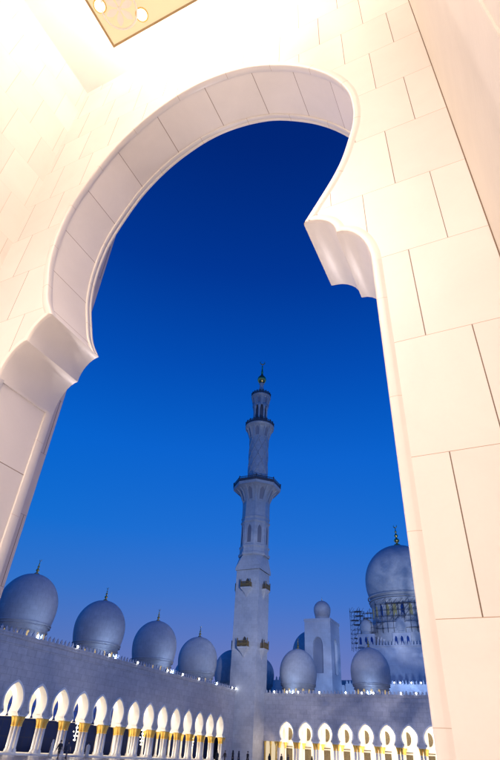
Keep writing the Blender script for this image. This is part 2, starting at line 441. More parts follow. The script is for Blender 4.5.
def arcade(fn, name, label, centers, s0, s1, wallmat, key, flip):
    mid = (s0 + s1) / 2
    root = thing(name, label, 'arcade', fn(mid, 0, G))
    wall = MB(); sof = MB(); tr = MB(); av = MB()
    hw = BAY / 2
    for c in centers:
        keybay(wall, fn, c, hw, ZS, WT, 0, TH, soff=sof)
        archivolt(av, fn, c)
    def bx(mb, a0, a1, d0, d1, z0, z1):
        p = fn(a0, d0, z0); q = fn(a1, d1, z1)
        mb.box(*sorted((p[0], q[0])), *sorted((p[1], q[1])), z0, z1)
    lo, hi = centers[0] - hw, centers[-1] + hw
    if s0 < lo: bx(wall, s0, lo, 0, TH, ZS if False else G, WT)
    if s1 > hi:
        bx(wall, hi, s1, 0, TH, G, WT)
    wo = wall.build('wall', wallmat, root, tri=True)
    sof.build('arch_soffit', M_white, root)
    av.build('archivolt', M_arch, root)
    # cornice and cresting
    m = MB(); bx(m, s0, s1, -.18, TH, WT, WT + .18); bx(m, s0, s1, -.10, -.001, WT - .32, WT - .002); bx(m, s0, s1, -.07, -.001, WT - 1.0, WT - .9)
    m.build('cornice', wallmat, root)
    m = MB(); n = int((s1 - s0) / .78)
    for k in range(n):
        c = s0 + (k + .5) * (s1 - s0) / n
        sh = [(-.24, 0), (-.24, .10), (-.12, .16), (-.20, .30), (-.17, .42), (-.06, .50), (0, .66), (.06, .50), (.17, .42), (.20, .30), (.12, .16), (.24, .10), (.24, 0)]
        i = m.pts([fn(c + x, .02, WT + .18 + z) for x, z in sh] + [fn(c + x, .16, WT + .18 + z) for x, z in sh]); q = len(sh)
        m.face(range(i, i + q)); m.face(range(i + 2 * q - 1, i + q - 1, -1))
        for j in range(q - 1): m.face((i + j, i + q + j, i + q + j + 1, i + j + 1))
    m.build('parapet_cresting', M_cren, root)
    # roof, ceiling, back wall, plinth
    DB = TH + 4.4
    m = MB(); bx(m, s0, s1, TH + .002, 15, WT - .6, WT + .02); m.build('roof', M_roof, root)
    m = MB(); bx(m, s0, s1, TH + .002, DB, 6.75, 7.0); m.build('vault_ceiling', M_white, root)
    m = MB(); bx(m, s0, s1, DB, DB + .5, G, WT - .61); m.build('back_wall', M_glassw if key == 'L' else M_white, root)
    m = MB(); bx(m, s0, s1, -1.1, DB - .01, G - .2, G + .17); m.build('plinth', M_white, root)
    # transverse arches between the bays
    piers = [centers[0] - hw] + [c + hw for c in centers]
    def fnT(s, d, z, P0): return fn(P0 + d - .5, TH + 2.2 + s, z)
    kT = [(x * .56 - .55, ZS + (z - ZS) * .80) for x, z in KEY]
    for P0 in piers:
        f2 = (lambda P0: (lambda s, d, z: fnT(s, d, z, P0)))(P0)
        tr = MB(); keybay(tr, f2, 0, 2.195, ZS, 6.74, 0, 1.0, key=kT)
        tr.build('transverse_arch', M_white, root, tri=True)
    # columns: clusters of four with palm-leaf gilded capitals
    proto = None
    for P0 in piers:
        for ds, dd in ((-.34, .22), (-.34, .76), (.34, .22), (.34, .76), (0, TH + 3.75)):
                x, y, _ = fn(P0 + ds, dd, 0)
                if proto is None:
                    ml = MB(); pr = [(.20, G + .55), (.20, G + .6), (.185, 1.30)]
                    ml.lathe(x, y, pr, 12); col = ml.build('column', M_white, root)
                    mc = MB(); mc.lathe(x, y, [(.20, 1.28), (.25, 1.34), (.21, 1.42), (.26, 1.75), (.36, 2.1), (.40, 2.22), (.40, ZS - .002)], 12)
                    mb_ = MB(); mb_.lathe(x, y, [(.33, G + .17), (.33, G + .3), (.27, G + .36), (.29, G + .44), (.22, G + .56)], 12)
                    col2 = [mc.build('capital', M_goldleaf, col), mb_.build('base', M_white, col)]
                    proto = (col, x, y)
                else:
                    c = proto[0].copy(); COL.objects.link(c); c.parent = root; c.location = proto[0].location + Vector((x - proto[1], y - proto[2], 0))
                    for ch in col2:
                        d = ch.copy(); COL.objects.link(d); d.parent = c
    # impost slab over each cluster
    for P0 in piers:
        m = MB(); bx(m, P0 - .66, P0 + .66, -.03, TH + .03, ZS - .0, ZS + .14); m.build('impost', M_white, root)
    return root, bx

M_cren = simple('cresting_marble', (.55, .56, .62), .5, noise=.15, scale=2.)
# panelled glazing wall at the back of the left arcade
gm, nt, b = mat('glazed_back_wall')
tc = nd(nt, 'ShaderNodeTexCoord'); sp = nd(nt, 'ShaderNodeSeparateXYZ'); nt.links.new(tc.outputs['Object'], sp.inputs[0])
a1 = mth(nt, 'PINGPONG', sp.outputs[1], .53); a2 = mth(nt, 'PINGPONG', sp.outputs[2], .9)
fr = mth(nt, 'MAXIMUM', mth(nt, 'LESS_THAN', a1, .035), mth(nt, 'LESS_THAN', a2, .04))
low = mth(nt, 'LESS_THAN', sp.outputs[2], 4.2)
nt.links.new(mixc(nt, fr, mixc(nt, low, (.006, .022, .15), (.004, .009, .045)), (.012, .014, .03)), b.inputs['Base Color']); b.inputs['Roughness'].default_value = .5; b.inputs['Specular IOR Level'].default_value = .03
M_glassw = gm

cL = [55.2 + (k - 4) * BAY for k in range(0, 18)]            # 13 measured arches run from y=55.2 to 110.1
cR = [-48.75 + k * 4.246 for k in range(0, 13)]
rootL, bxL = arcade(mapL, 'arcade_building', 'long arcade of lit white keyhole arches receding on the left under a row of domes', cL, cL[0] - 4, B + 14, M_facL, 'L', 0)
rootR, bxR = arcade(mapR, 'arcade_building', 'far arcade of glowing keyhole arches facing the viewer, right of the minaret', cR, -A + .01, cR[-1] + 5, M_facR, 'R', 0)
# arched bronze panels on the far arcade's back wall, one in every bay
DB = TH + 4.4
M_warmw = simple('warm_wall', (.78, .72, .6), .6, noise=.06)
for k, c in enumerate(cR):
    m = MB()
    y = B + DB - .05
    m.box(c - 2.25, c - .75, y - .04, y + .04, G + .2, 1.3)
    c -= 1.5
    p = [(c + .95 * cos(a) * .8, y - .06, 3.9 + 1.15 * sin(a)) for a in [2 * pi * j / 20 for j in range(20)]]
    i = m.pts(p + [(x, y + .03, z) for x, _, z in p]); m.face(range(i, i + 20))
    for j in range(20): m.face((i + j, i + (j + 1) % 20, i + 20 + (j + 1) % 20, i + 20 + j))
    for q in range(3): m.box(c - .9 + q * .6 - .03, c - .9 + q * .6 + .03 + .55, y - .075, y - .05, 1.55, 1.7)
    m.build('niche_panel', M_panel, rootR)
for c in cL[4::4]:
    x, y, _ = mapL(c, 3.6, 0)
    m = MB()
    for q in range(6):
        z = .3 + q * .5
        for a in (0, 2.1, 4.2): m.lathe(x + .12 * (1 + q % 3) * cos(a + q), y + .12 * (1 + q % 3) * sin(a + q), [(.005, z - .09), (.07, z - .05), (.07, z + .05), (.005, z + .09)], 6, cap=False)
    m.tube((x, y, .2), (x, y, 6.74), .03, 5)
    m.build('chandelier', M_chand, rootL)
# glowing slab next to the minaret, stands in for a lit side bay
m = MB(); bxR(m, -53.4, -51.1, -.012, .2, G + .17, 2.3); m.build('glow_slab', glow('side_bay_glow', (1., .80, .5), .75), rootR)
m = MB()
for x in (-53.55, -52.25, -50.98): m.lathe(x, B - .2, [(.16, G + .17), (.15, 1.4), (.2, 1.6), (.27, 2.3)], 10)
m.build('engaged_columns', M_goldleaf, rootR)

# ---- domes
def dome_profile(R, z0, zw, zt, zr):
    P = []
    for k in range(9):                      # under the widest point
        a = -radians(38) * (1 - k / 8)
        P.append((R * cos(a) ** .75, zw + (zw - z0) / sin(radians(38)) * sin(a)))
    for k in range(1, 19):
        a = radians(88) * k / 18
        P.append((R * cos(a) ** .99, zw + (zt - zw) * (.945 * sin(a) + .02 * (1 - cos(a)))))
    P = [p for p in P if p[0] > .07 * R]
    P += [(R * .045, zt - (zt - zw) * .03), (R * .008, zt)]
    return P

def uv_lathe(mb, cx, cy, prof, n=40, rot=0., smooth=True):
    L = [prof[0][1]]
    for a, b_ in zip(prof, prof[1:]): L.append(L[-1] + math.dist(a, b_))
    R = max(r for r, z in prof)
    b = mb.pts([(cx + r * cos(rot + 2 * pi * k / n), cy + r * sin(rot + 2 * pi * k / n), z) for r, z in prof for k in range(n)])
    U = [2 * pi * R * k / n for k in range(n + 1)]
    for j in range(len(prof) - 1):
        for k in range(n):
            mb.face((b + j * n + k, b + j * n + (k + 1) % n, b + (j + 1) * n + (k + 1) % n, b + (j + 1) * n + k), smooth,
                    [(U[k], L[j]), (U[k + 1], L[j]), (U[k + 1], L[j + 1]), (U[k], L[j + 1])])

def finial_shape(m, cx, cy, z, h, crescent=True):
    s = h / 2.3
    P = [(.42, 0), (.30, .14), (.12, .22), (.10, .32), (.24, .46), (.28, .58), (.22, .70), (.09, .80), (.08, .9), (.17, 1.0), (.19, 1.09), (.14, 1.18), (.06, 1.26), (.055, 1.36), (.11, 1.44), (.12, 1.5), (.05, 1.58), (.03, 1.9), (.01, 1.92)]
    m.lathe(cx, cy, [(r * s, z + q * s) for r, q in P], 14)
    if crescent:
        m.torus((cx, cy, z + 2.1 * s), (1, 0, 0), (0, 0, 1), .17 * s, .05 * s, radians(125), radians(415), n=16)

def make_dome(root, cx, cy, R, z0, zw, zt, fin=2.3, lit=True, ring=True, mt=None, lab=None, n=40, drum=None):
    mt = mt or M_dome
    m = MB(); uv_lathe(m, cx, cy, dome_profile(R, z0, zw, zt, 0), n)
    if ring:
        zr = z0 + (zw - z0) * .28
        rr = R * .935
        m.lathe(cx, cy, [(rr - .1, zr - .14), (rr + .07, zr - .11), (rr + .07, zr), (rr - .05, zr + .02)], n, cap=False)
        m.lathe(cx, cy, [(rr - .2, zr - .44), (rr + .02, zr - .42), (rr + .02, zr - .34), (rr - .1, zr - .32)], n, cap=False)
    o = m.build('dome', mt, root)
    if lab: o['label'] = lab
    db = drum if drum is not None else 11.0
    r0 = R * .835
    m = MB(); uv_lathe(m, cx, cy, [(r0 * 1.03, db - .3), (r0 * 1.03, db + .1), (r0, db + .14), (r0, z0 - .12), (r0 * 1.06, z0 - .1), (r0 * 1.06, z0 + .05)], n)
    m.build('drum', mt, o)
    if lit:
        k = 14
        hz = z0 - db
        for j in range(k):
            a = 2 * pi * j / k
            ux, uy = cos(a), sin(a)
            w = r0 * pi / k * .30
            m = MB()
            for rr_ in (r0 + .015,):
                P = [(-w, db + .25 * hz), (w, db + .25 * hz), (w, db + .62 * hz), (w * .6, db + .78 * hz), (0, db + .86 * hz), (-w * .6, db + .78 * hz), (-w, db + .62 * hz)]
                m.poly([(cx + rr_ * ux - s * uy, cy + rr_ * uy + s * ux, z) for s, z in P])
            m.build('drum_window', M_lit, o)
    m = MB(); finial_shape(m, cx, cy, zt - .12, fin); m.build('finial', M_gold, o)
    return o
for y in (42.1, 59.0, 75.85, 92.75, 109.7, 126.6):
    make_dome(rootL, -65., y, 4.27, 12.6, 16.0, 20.7)
for x in (-48.44, -31.45, -14.5, 2.4):
    make_dome(rootR, x, 128., 4.3, 12.5, 15.7, 20.85)

# ------------------------------------------------------------------ minaret
MX, MY, MH = -57.1, 119.5, 3.03
mnr = thing('minaret', 'tall pale stone minaret with balconies and gold ball finial at the courtyard corner', 'minaret', (MX, MY, G))
def sq_shaft(m, hw, z0, z1, hw1=None):
    hw1 = hw1 or hw
    P = [(-1, -1), (1, -1), (1, 1), (-1, 1)]
    i = m.pts([(MX + a * hw, MY + b * hw, z0) for a, b in P] + [(MX + a * hw1, MY + b * hw1, z1) for a, b in P])
    for k in range(4):
        k2 = (k + 1) % 4
        m.face((i + k, i + k2, i + 4 + k2, i + 4 + k), False, [(k * 6.1, z0), (k * 6.1 + 6.1, z0), (k * 6.1 + 6.1, z1), (k * 6.1, z1)])
    m.face((i + 4, i + 5, i + 6, i + 7), False, [(0, 0)] * 4)
m = MB(); sq_shaft(m, MH + .05, G, 36.6); sq_shaft(m, MH + .32, 36.6, 37.1); sq_shaft(m, MH + .32, 37.1, 37.3)
m.build('square_shaft', M_min, mnr)
# broach from square to octagon
m = MB()
sqr = [(-1, -1), (1, -1), (1, 1), (-1, 1)]
def octo(R, rot=pi / 8): return [(R * cos(rot + k * pi / 4), R * sin(rot + k * pi / 4)) for k in range(8)]
o8 = octo(3.55 / cos(pi / 8)); z0, z1 = 37.3, 40.6
S = MH + .28
low = []
for a, b in [(cos(pi / 8 + k * pi / 4), sin(pi / 8 + k * pi / 4)) for k in range(8)]:
    low.append((math.copysign(S, a), math.copysign(S, b)) if True else None)
i = m.pts([(MX + x, MY + y, z0) for x, y in low] + [(MX + x * .93, MY + y * .93, z1) for x, y in o8])
for k in range(8):
    k2 = (k + 1) % 8
    m.face((i + k, i + k2, i + 8 + k2, i + 8 + k), False, [(k * 2.8, z0), (k * 2.8 + 2.8, z0), (k * 2.8 + 2.8, z1), (k * 2.8, z1)])
m.build('broach', M_min, mnr)
m = MB()
c8 = 1 / cos(pi / 8)
uv_lathe(m, MX, MY, [(r * c8, z) for r, z in [(3.62, 40.2), (3.75, 40.5), (3.75, 40.9), (3.45, 41.1), (3.45, 42.2), (3.62, 42.4), (3.62, 42.8), (3.36, 43.0), (3.36, 48.7), (3.58, 48.9), (3.58, 49.3), (3.4, 49.5), (3.4, 50.0), (3.52, 50.1), (3.52, 50.4), (3.36, 50.6), (3.36, 54.6)]], 8, pi / 8, False)
m.build('octagonal_shaft', M_min, mnr)
# flat arched patches on the octagon, recess shade put into the colour
M_shade = simple('niche_shadow', (.20, .20, .24), .7)
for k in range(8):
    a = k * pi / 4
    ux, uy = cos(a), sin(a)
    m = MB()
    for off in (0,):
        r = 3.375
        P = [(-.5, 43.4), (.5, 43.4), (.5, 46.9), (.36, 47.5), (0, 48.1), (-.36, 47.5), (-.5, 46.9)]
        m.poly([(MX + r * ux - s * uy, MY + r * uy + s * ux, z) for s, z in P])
    m.build('niche_shade', M_shade, mnr)
m = MB()
for k in range(8):
    a = k * pi / 4
    ux, uy = cos(a), sin(a)
    for s0_, s1_ in ((-.72, -.54), (.54, .72)):
        r = 3.36
        i = m.pts([(MX + rr * ux - s * uy, MY + rr * uy + s * ux, z) for z in (43.1, 48.6) for rr, s in ((r, s0_), (r + .14, s0_), (r + .14, s1_), (r, s1_))])
        for q in ((0, 1, 5, 4), (1, 2, 6, 5), (2, 3, 7, 6), (4, 5, 6, 7)): m.face([i + t for t in q])
m.build('niche_pilasters', M_dome, mnr)
# flared balconies with scalloped corbelling
def balcony(name, r0, r1, z0, z1, zr, n, rot, side=24):
    g = MB()
    prof = [(r0 + (r1 - r0) * (1 - cos(pi / 2 * k / 6)), z0 + (z1 - z0) * sin(pi / 2 * k / 6) * .9) for k in range(7)] + [(r1, z1), (r1 + .08, z1 + .02), (r1 + .08, z1 + .28), (r1 - .6, z1 + .3)]
    if n == 8: prof = [(r * c8, z) for r, z in prof]
    uv_lathe(g, MX, MY, prof, n, rot, n != 8)
    b = g.build(name, M_min, mnr)
    k = 16 if n == 8 else 14
    g = MB()
    rm = r0 + (r1 - r0) * .35
    for j in range(k):          # corbel ribs between the scallops
        a = 2 * pi * (j + .5) / k; ux, uy = cos(a), sin(a)
        w = .13 * r1 / 4
        P = [(r0 - .05, z0 + .1), (r0 + .16, z0 + .25), (rm + .25, z0 + (z1 - z0) * .6), (r1 - .02, z1 - .1), (r0, z1 - .1)]
        i = g.pts([(MX + r * ux - s * uy, MY + r * uy + s * ux, z) for s in (-w, w) for r, z in P])
        g.face([i + t for t in range(5)]); g.face([i + 9 - t for t in range(5)])
        for t in range(4): g.face((i + t, i + 5 + t, i + 6 + t, i + 1 + t))
    g.build('corbel_ribs', M_dome, b)
    fl = [(r0 + (r1 - r0) * (1 - cos(pi / 2 * t)), z0 + (z1 - z0) * sin(pi / 2 * t) * .9) for t in [q / 10 for q in range(11)]]
    kk = 8 if n == 8 else 7
    for j in range(kk):         # flat pointed patches under the gallery, hollow shade painted in
        a = rot + pi / kk + 2 * pi * j / kk if n != 8 else 2 * pi * j / 8; ux, uy = cos(a), sin(a)
        g = MB(); W = [.62, .68, .72, .70, .62, .40, .02]; wq = r0 * .30
        P = [(fl[q + 1][0] + .035, fl[q + 1][1], W[q] * wq) for q in range(7)]
        i = g.pts([(MX + r * ux - sg * w_ * uy, MY + r * uy + sg * w_ * ux, z) for sg in (-1, 1) for r, z, w_ in P])
        for q in range(6): g.face((i + q, i + 7 + q, i + 8 + q, i + 1 + q))
        g.build('arch_shade', M_shade, b)
    g = MB()
    hr = zr - z1
    nn = 8 if n == 8 else 20
    sc = c8 if n == 8 else 1
    ro = pi / 8 if n == 8 else 0
    for k in range(nn):
        a0_, a1_ = ro + 2 * pi * k / nn, ro + 2 * pi * (k + 1) / nn
        p = Vector((MX + r1 * sc * cos(a0_), MY + r1 * sc * sin(a0_), 0)); q = Vector((MX + r1 * sc * cos(a1_), MY + r1 * sc * sin(a1_), 0))
        g.poly([(p.x, p.y, z1 + .28), (q.x, q.y, z1 + .28), (q.x, q.y, z1 + hr * .78), (p.x, p.y, z1 + hr * .78)])
        for zz, rr in ((zr, .10), (z1 + .35, .05)):
            g.tube((p.x, p.y, zz), (q.x, q.y, zz), rr)
        ns = 9 if n == 8 else 3
        for j in range(ns):
            w = p.lerp(q, j / ns)
            g.tube((w.x, w.y, z1 + .28), (w.x, w.y, zr), .05 if j else .12, 5)
        g.lathe(p.x, p.y, [(.14, zr), (.2, zr + .14), (.14, zr + .3), (.02, zr + .42)], 6)
    g.build('railing', M_dark, b)
M_shade = simple('niche_shadow_soft', (.30, .30, .35), .7)
balcony('balcony', 3.4, 6.0, 54.4, 59.0, 60.5, 8, pi / 8)
m = MB()
uv_lathe(m, MX, MY, [(2.9, 59.2), (2.9, 59.6), (2.74, 59.8), (2.70, 75.4)], 32)
cyl = m.build('round_shaft', M_min, mnr)
m = MB()                                        # raised spiral lozenge net
for sgn in (-1, 1):
    for k in range(8):
        n = 22; prev = None
        for j in range(n + 1):
            z = 62.3 + 12.4 * j / n; a = 2 * pi * k / 8 + sgn * 2.1 * j / n
            p = (MX + 2.73 * cos(a), MY + 2.73 * sin(a), z)
            if prev: m.tube(prev, p, .13, 4)
            prev = p
m.build('lozenge_relief', M_dome, cyl)
balcony('balcony', 2.72, 4.2, 74.6, 78.6, 79.9, 32, 0)
m = MB()
uv_lathe(m, MX, MY, [(1.45, 78.9), (1.45, 87.5)], 16)
lan = m.build('lantern', simple('lantern_core', (.14, .14, .17), .7), mnr)
m = MB()
for k in range(8):
    a = 2 * pi * (k + .3) / 8
    m.lathe(MX + 1.92 * cos(a), MY + 1.92 * sin(a), [(.33, 78.9), (.33, 79.3), (.25, 79.5), (.25, 84.6), (.40, 85.4), (.72, 86.6)], 10)
m.build('lantern_columns', M_min, lan)
balcony('cap_balcony', 2.2, 2.95, 86.0, 89.6, 90.7, 24, 0)
m = MB(); uv_lathe(m, MX, MY, [(1.5, 89.8), (1.2, 90.3), (.75, 90.7), (.72, 92.6), (.85, 93.0), (.65, 93.5), (.6, 94.6), (.85, 95.0), (.5, 95.4)], 20)
m.build('spire_neck', M_min, mnr)
m = MB()
m.lathe(MX, MY, [(.4, 95.2), (1.0, 95.7), (1.36, 96.4), (1.4, 96.8), (1.2, 97.5), (.75, 98.1), (.4, 98.5), (.3, 99.4), (.42, 99.7), (.26, 100.1), (.16, 101.6), (.26, 101.9), (.1, 102.3), (.06, 103)], 20)
m.torus((MX, MY, 103.7), (cos(.47), sin(.47), 0), (0, 0, 1), .75, .2, radians(125), radians(415), n=18)
m.build('gold_finial', M_gold, mnr)
# small hanging balconies on the square shaft
def small_balcony(z, face):
    if face == 0: f_ = lambda s, d, q: (MX + s, MY - MH - .05 - d, q)
    elif face == 1: f_ = lambda s, d, q: (MX + MH + .05 + d, MY + s, q)
    elif face == 2: f_ = lambda s, d, q: (MX - s, MY + MH + .05 + d, q)
    else: f_ = lambda s, d, q: (MX - MH - .05 - d, MY - s, q)
    def bb(m, a0_, a1_, d0, d1, z0, z1):
        p = f_(a0_, d0, z0); q = f_(a1_, d1, z1); m.box(*sorted((p[0], q[0])), *sorted((p[1], q[1])), z0, z1)
    g = MB(); w = 1.25
    for (w0, d_, za), (w1_, e_, zb) in (((.10, .05, z - 2.1), (.55, .5, z - 1.1)), ((.55, .5, z - 1.1), (w, 1.05, z - .3)), ((w, 1.05, z - .3), (w + .08, 1.12, z))):
        i = g.pts([f_(s, d, za) for s, d in ((-w0, 0), (-w0, d_), (w0, d_), (w0, 0))] + [f_(s, d, zb) for s, d in ((-w1_, 0), (-w1_, e_), (w1_, e_), (w1_, 0))])
        for q in ((0, 1, 5, 4), (1, 2, 6, 5), (2, 3, 7, 6), (4, 5, 6, 7), (3, 2, 1, 0)): g.face([i + t for t in q])
    b = g.build('small_balcony', M_dome, mnr)
    g = MB()
    for s in [-w + .25 * k for k in range(11)]: bb(g, s - .05, s + .05, .98, 1.08, z + .05, z + 1.15)
    for s in (-w, w):
        for d in (.25, .5, .75): bb(g, s - .04, s + .04, d - .05, d + .05, z, z + 1.15)
        bb(g, s - .09, s + .09, .94, 1.12, z, z + 1.75)
    bb(g, -w, w, .96, 1.1, z + 1.1, z + 1.25); bb(g, -w, w, .99, 1.07, z + .3, z + .8)
    g.build('balcony_rail', M_brail, b)
    g = MB(); P = [(-.42, z + .02), (.42, z + .02), (.42, z + 1.6), (.25, z + 2.0), (0, z + 2.25), (-.25, z + 2.0), (-.42, z + 1.6)]
    g.poly([f_(s, .015, q) for s, q in P]); g.build('balcony_door', M_doorg, b)
M_brail = simple('bronze_rail', (.34, .22, .08), .45, metal=.4, noise=.5, scale=5.)
M_doorg = simple('door_dark', (.10, .08, .06), .6)
for z in (19.4, 32.3):
    for fc in range(4): small_balcony(z, fc)

# ------------------------------------------------------------------ buildings behind the far arcade
def crest(m, x0, x1, y, z, step=.9, h=.9):
    n = int((x1 - x0) / step)
    for k in range(n):
        c = x0 + (k + .5) * step
        m.poly([(c - .26, y, z), (c + .26, y, z), (c + .22, y, z + .5 * h), (c, y, z + h), (c - .22, y, z + .5 * h)])
        m.poly([(c - .26, y + .2, z), (c + .26, y + .2, z), (c + .22, y + .2, z + .5 * h), (c, y + .2, z + h), (c - .22, y + .2, z + .5 * h)][::-1])
        m.box(c - .22, c + .22, y + .002, y + .198, z, z + .5 * h)
M_hall = ashlar('hall_marble', (.55, .56, .62), 0, 2.2, 1.1, 0, 0, joint=.03, jcol=(.4, .4, .45), hcol=(.4, .4, .45), vein=.15)
TX0, TX1, TY0, TY1, TZ = -54.75, -47.15, 150., 158.4, 31.2
tw = thing('domed_tower', 'square pale tower with pointed niches and a small dome, between minaret and great dome', 'tower', ((TX0 + TX1) / 2, (TY0 + TY1) / 2, G))
m = MB()
# tower walls with real recessed niches on the two visible faces
def wall_with_niche(m, fn, u0, u1, z0, z1, n0, n1, zb, zs, za, dep):
    c = (n0 + n1) / 2
    arc = [(n0, zb), (n0, zs)] + [(c + (n0 - c) * cos(pi / 2 * k / 5) * 1.0, zs + (za - zs) * (sin(pi / 2 * k / 5) ** .8)) for k in range(1, 5)] + [(c, za)]
    arc += [(2 * c - x, z) for x, z in arc[::-1][1:]]
    # two halves so the polygon stays simple
    L = [(u0, z0), (c, z0), (c, zb)] + [p for p in arc if p[0] <= c + 1e-6] + [(c, z1), (u0, z1)]
    R = [(u1, z0), (c, z0), (c, zb)] + [p for p in arc[::-1] if p[0] >= c - 1e-6] + [(c, z1), (u1, z1)]
    m.poly([fn(u, 0, z) for u, z in L]); m.poly([fn(u, 0, z) for u, z in R][::-1])
    cl = arc + [arc[0]]
    for a, b in zip(cl, cl[1:]): m.poly([fn(a[0], 0, a[1]), fn(b[0], 0, b[1]), fn(b[0], dep, b[1]), fn(a[0], dep, a[1])])
    return [fn(u, dep, z) for u, z in arc]
n1 = wall_with_niche(m, lambda u, d, z: (u, TY0 + d, z), TX0, TX1, 10, TZ, -52.4, -49.5, 18.3, 24.6, 27.2, .7)
n2 = wall_with_niche(m, lambda u, d, z: (TX1 - d, u, z), TY0, TY1, 10, TZ, 152.7, 155.7, 18.3, 24.6, 27.2, .7)
m.poly([(TX0, TY0, 10), (TX0, TY0, TZ), (TX0, TY1, TZ), (TX0, TY1, 10)]); m.poly([(TX0, TY1, 10), (TX0, TY1, TZ), (TX1, TY1, TZ), (TX1, TY1, 10)])
m.poly([(TX0, TY0, TZ), (TX1, TY0, TZ), (TX1, TY1, TZ), (TX0, TY1, TZ)])
m.build('tower_wall', M_hall, tw, tri=True)
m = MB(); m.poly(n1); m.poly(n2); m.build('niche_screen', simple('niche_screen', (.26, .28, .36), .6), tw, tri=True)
m = MB(); m.box(TX0 - .15, TX1 + .15, TY0 - .15, TY1 + .15, TZ + .001, TZ + .7); m.build('cornice', M_hall, tw)
make_dome(tw, (TX0 + TX1) / 2 + .2, 154.2, 2.45, 33.4, 35.0, 37.6, fin=1.1, lit=False, ring=False, n=28, drum=31.9)

hall = thing('prayer_hall', 'great prayer hall with its huge pale central dome rising behind the far arcade', 'mosque', (-35, 200, G))
m = MB(); m.box(-47.0, 20, 186, 235, 8, 30.2); m.build('wall', M_hall, hall)
m = MB(); m.box(-47.2, 20.2, 185.7, 186.8, 30.2, 30.6); crest(m, -47, 20, 185.75, 30.6, 1.0, 1.15); m.build('parapet_cresting', M_cren, hall)
DXc, DYc = -34.95, 200.
m = MB(); uv_lathe(m, DXc, DYc, dome_profile(13.05, 45.6, 53.4, 67.2, 0), 64)
for zr, rr in ((47.6, 12.55), (46.4, 12.2)):
    m.lathe(DXc, DYc, [(rr - .3, zr - .35), (rr + .15, zr - .3), (rr + .15, zr), (rr - .2, zr + .05)], 64, cap=False)
gd = m.build('great_dome', M_dome, hall)
m = MB(); finial_shape(m, DXc, DYc, 66.9, 8.6); m.build('finial', M_gold, gd)
m = MB(); uv_lathe(m, DXc, DYc, [(13.2, 30.3), (13.2, 37.6), (12.6, 38.2), (11.7, 38.5), (11.6, 45.0), (12.1, 45.3), (12.1, 45.8)], 64); dr = m.build('drum', M_dome, hall)
for k in range(28):
    a = 2 * pi * (k + .5) / 28; ux, uy = cos(a), sin(a)
    r = 11.66; P = [(-.62, 39.4), (.62, 39.4), (.62, 42.6), (.4, 43.5), (0, 44.0), (-.4, 43.5), (-.62, 42.6)]
    m = MB(); m.poly([(DXc + r * ux - s * uy, DYc + r * uy + s * ux, z) for s, z in P]); m.build('window', M_litg if k % 3 else M_glass, dr)
# two little domed turrets in front of the drum
for x, y, zt in ((-46.4, 188.5, 39.4), (-34.6, 188.5, 39.8)):
    m = MB()
    m.box(x - 2.9, x + 2.9, y - 2, y + 2, 30.4, 34.2)
    t = m.build('turret', M_hall, hall)
    m = MB(); uv_lathe(m, x, y, dome_profile(2.35, 34.9, 36.4, zt, 0), 24); m.lathe(x, y, [(2.0, 34.2), (2.0, 35.0)], 24); m.build('turret_dome', M_dome, t)
    m = MB()
    for q in (-1.9, 0, 1.9):
        P = [(-.42, 31.0), (.42, 31.0), (.42, 32.6), (.25, 33.1), (0, 33.4), (-.25, 33.1), (-.42, 32.6)]
        m.poly([(x + q + s, y - 2.02, z) for s, z in P])
    m.build('turret_windows', M_glass, t)
m = MB()
for k in range(11):
    c = -43.8 + k * 1.0
    if abs(c + 34.6) < 3.1: continue
    m.box(c - .32, c + .32, 188.0, 189.5, 30.4, 32.8); m.lathe(c, 188.7, [(.34, 32.8), (.3, 33.3), (.05, 33.8)], 8)
m.build('arched_screen', M_hall, hall)

ter = thing('terrace_block', 'low pale roof terrace with crested parapet and lamps behind the far arcade', 'building', (-30, 160, G))
m = MB(); m.box(-62, -55.0, 146.2, 182, 8, 16.3); m.box(-46.6, 18, 160, 184, 8, 16.9); m.box(-54.9, -46.7, 158.6, 184, 8, 16.5); m.build('wall', M_hall, ter)
m = MB(); crest(m, -62, -55.1, 146.2, 16.3, .9, .9); crest(m, -46.6, 18, 160.1, 16.9, .9, .95); m.build('parapet_cresting', M_cren, ter)

# domes further off: one large half hidden by the tower, others at the corner
far = thing('domed_building', 'distant domed building whose blue domes show beside the minaret and tower', 'building', (-62, 172, G))
m = MB(); m.box(-86, -47.5, 184.2, 200, 8, 20.5); m.build('wall', M_hall, far)
make_dome(far, -62.2, 176., 5.9, 22.5, 27.0, 33.9, fin=2.6, lit=False, drum=16.0)
m = MB(); m.box(-69, -49, 166, 184, 8, 16.2); m.build('lower_roof', M_hall, far)
make_dome(far, -71.2, 155.5, 4.6, 15.3, 18.6, 23.5, fin=2.2, lit=False, drum=11.)
make_dome(far, -84.2, 139.0, 4.6, 12.9, 16.2, 20.9, fin=2.2, lit=False, drum=11.)

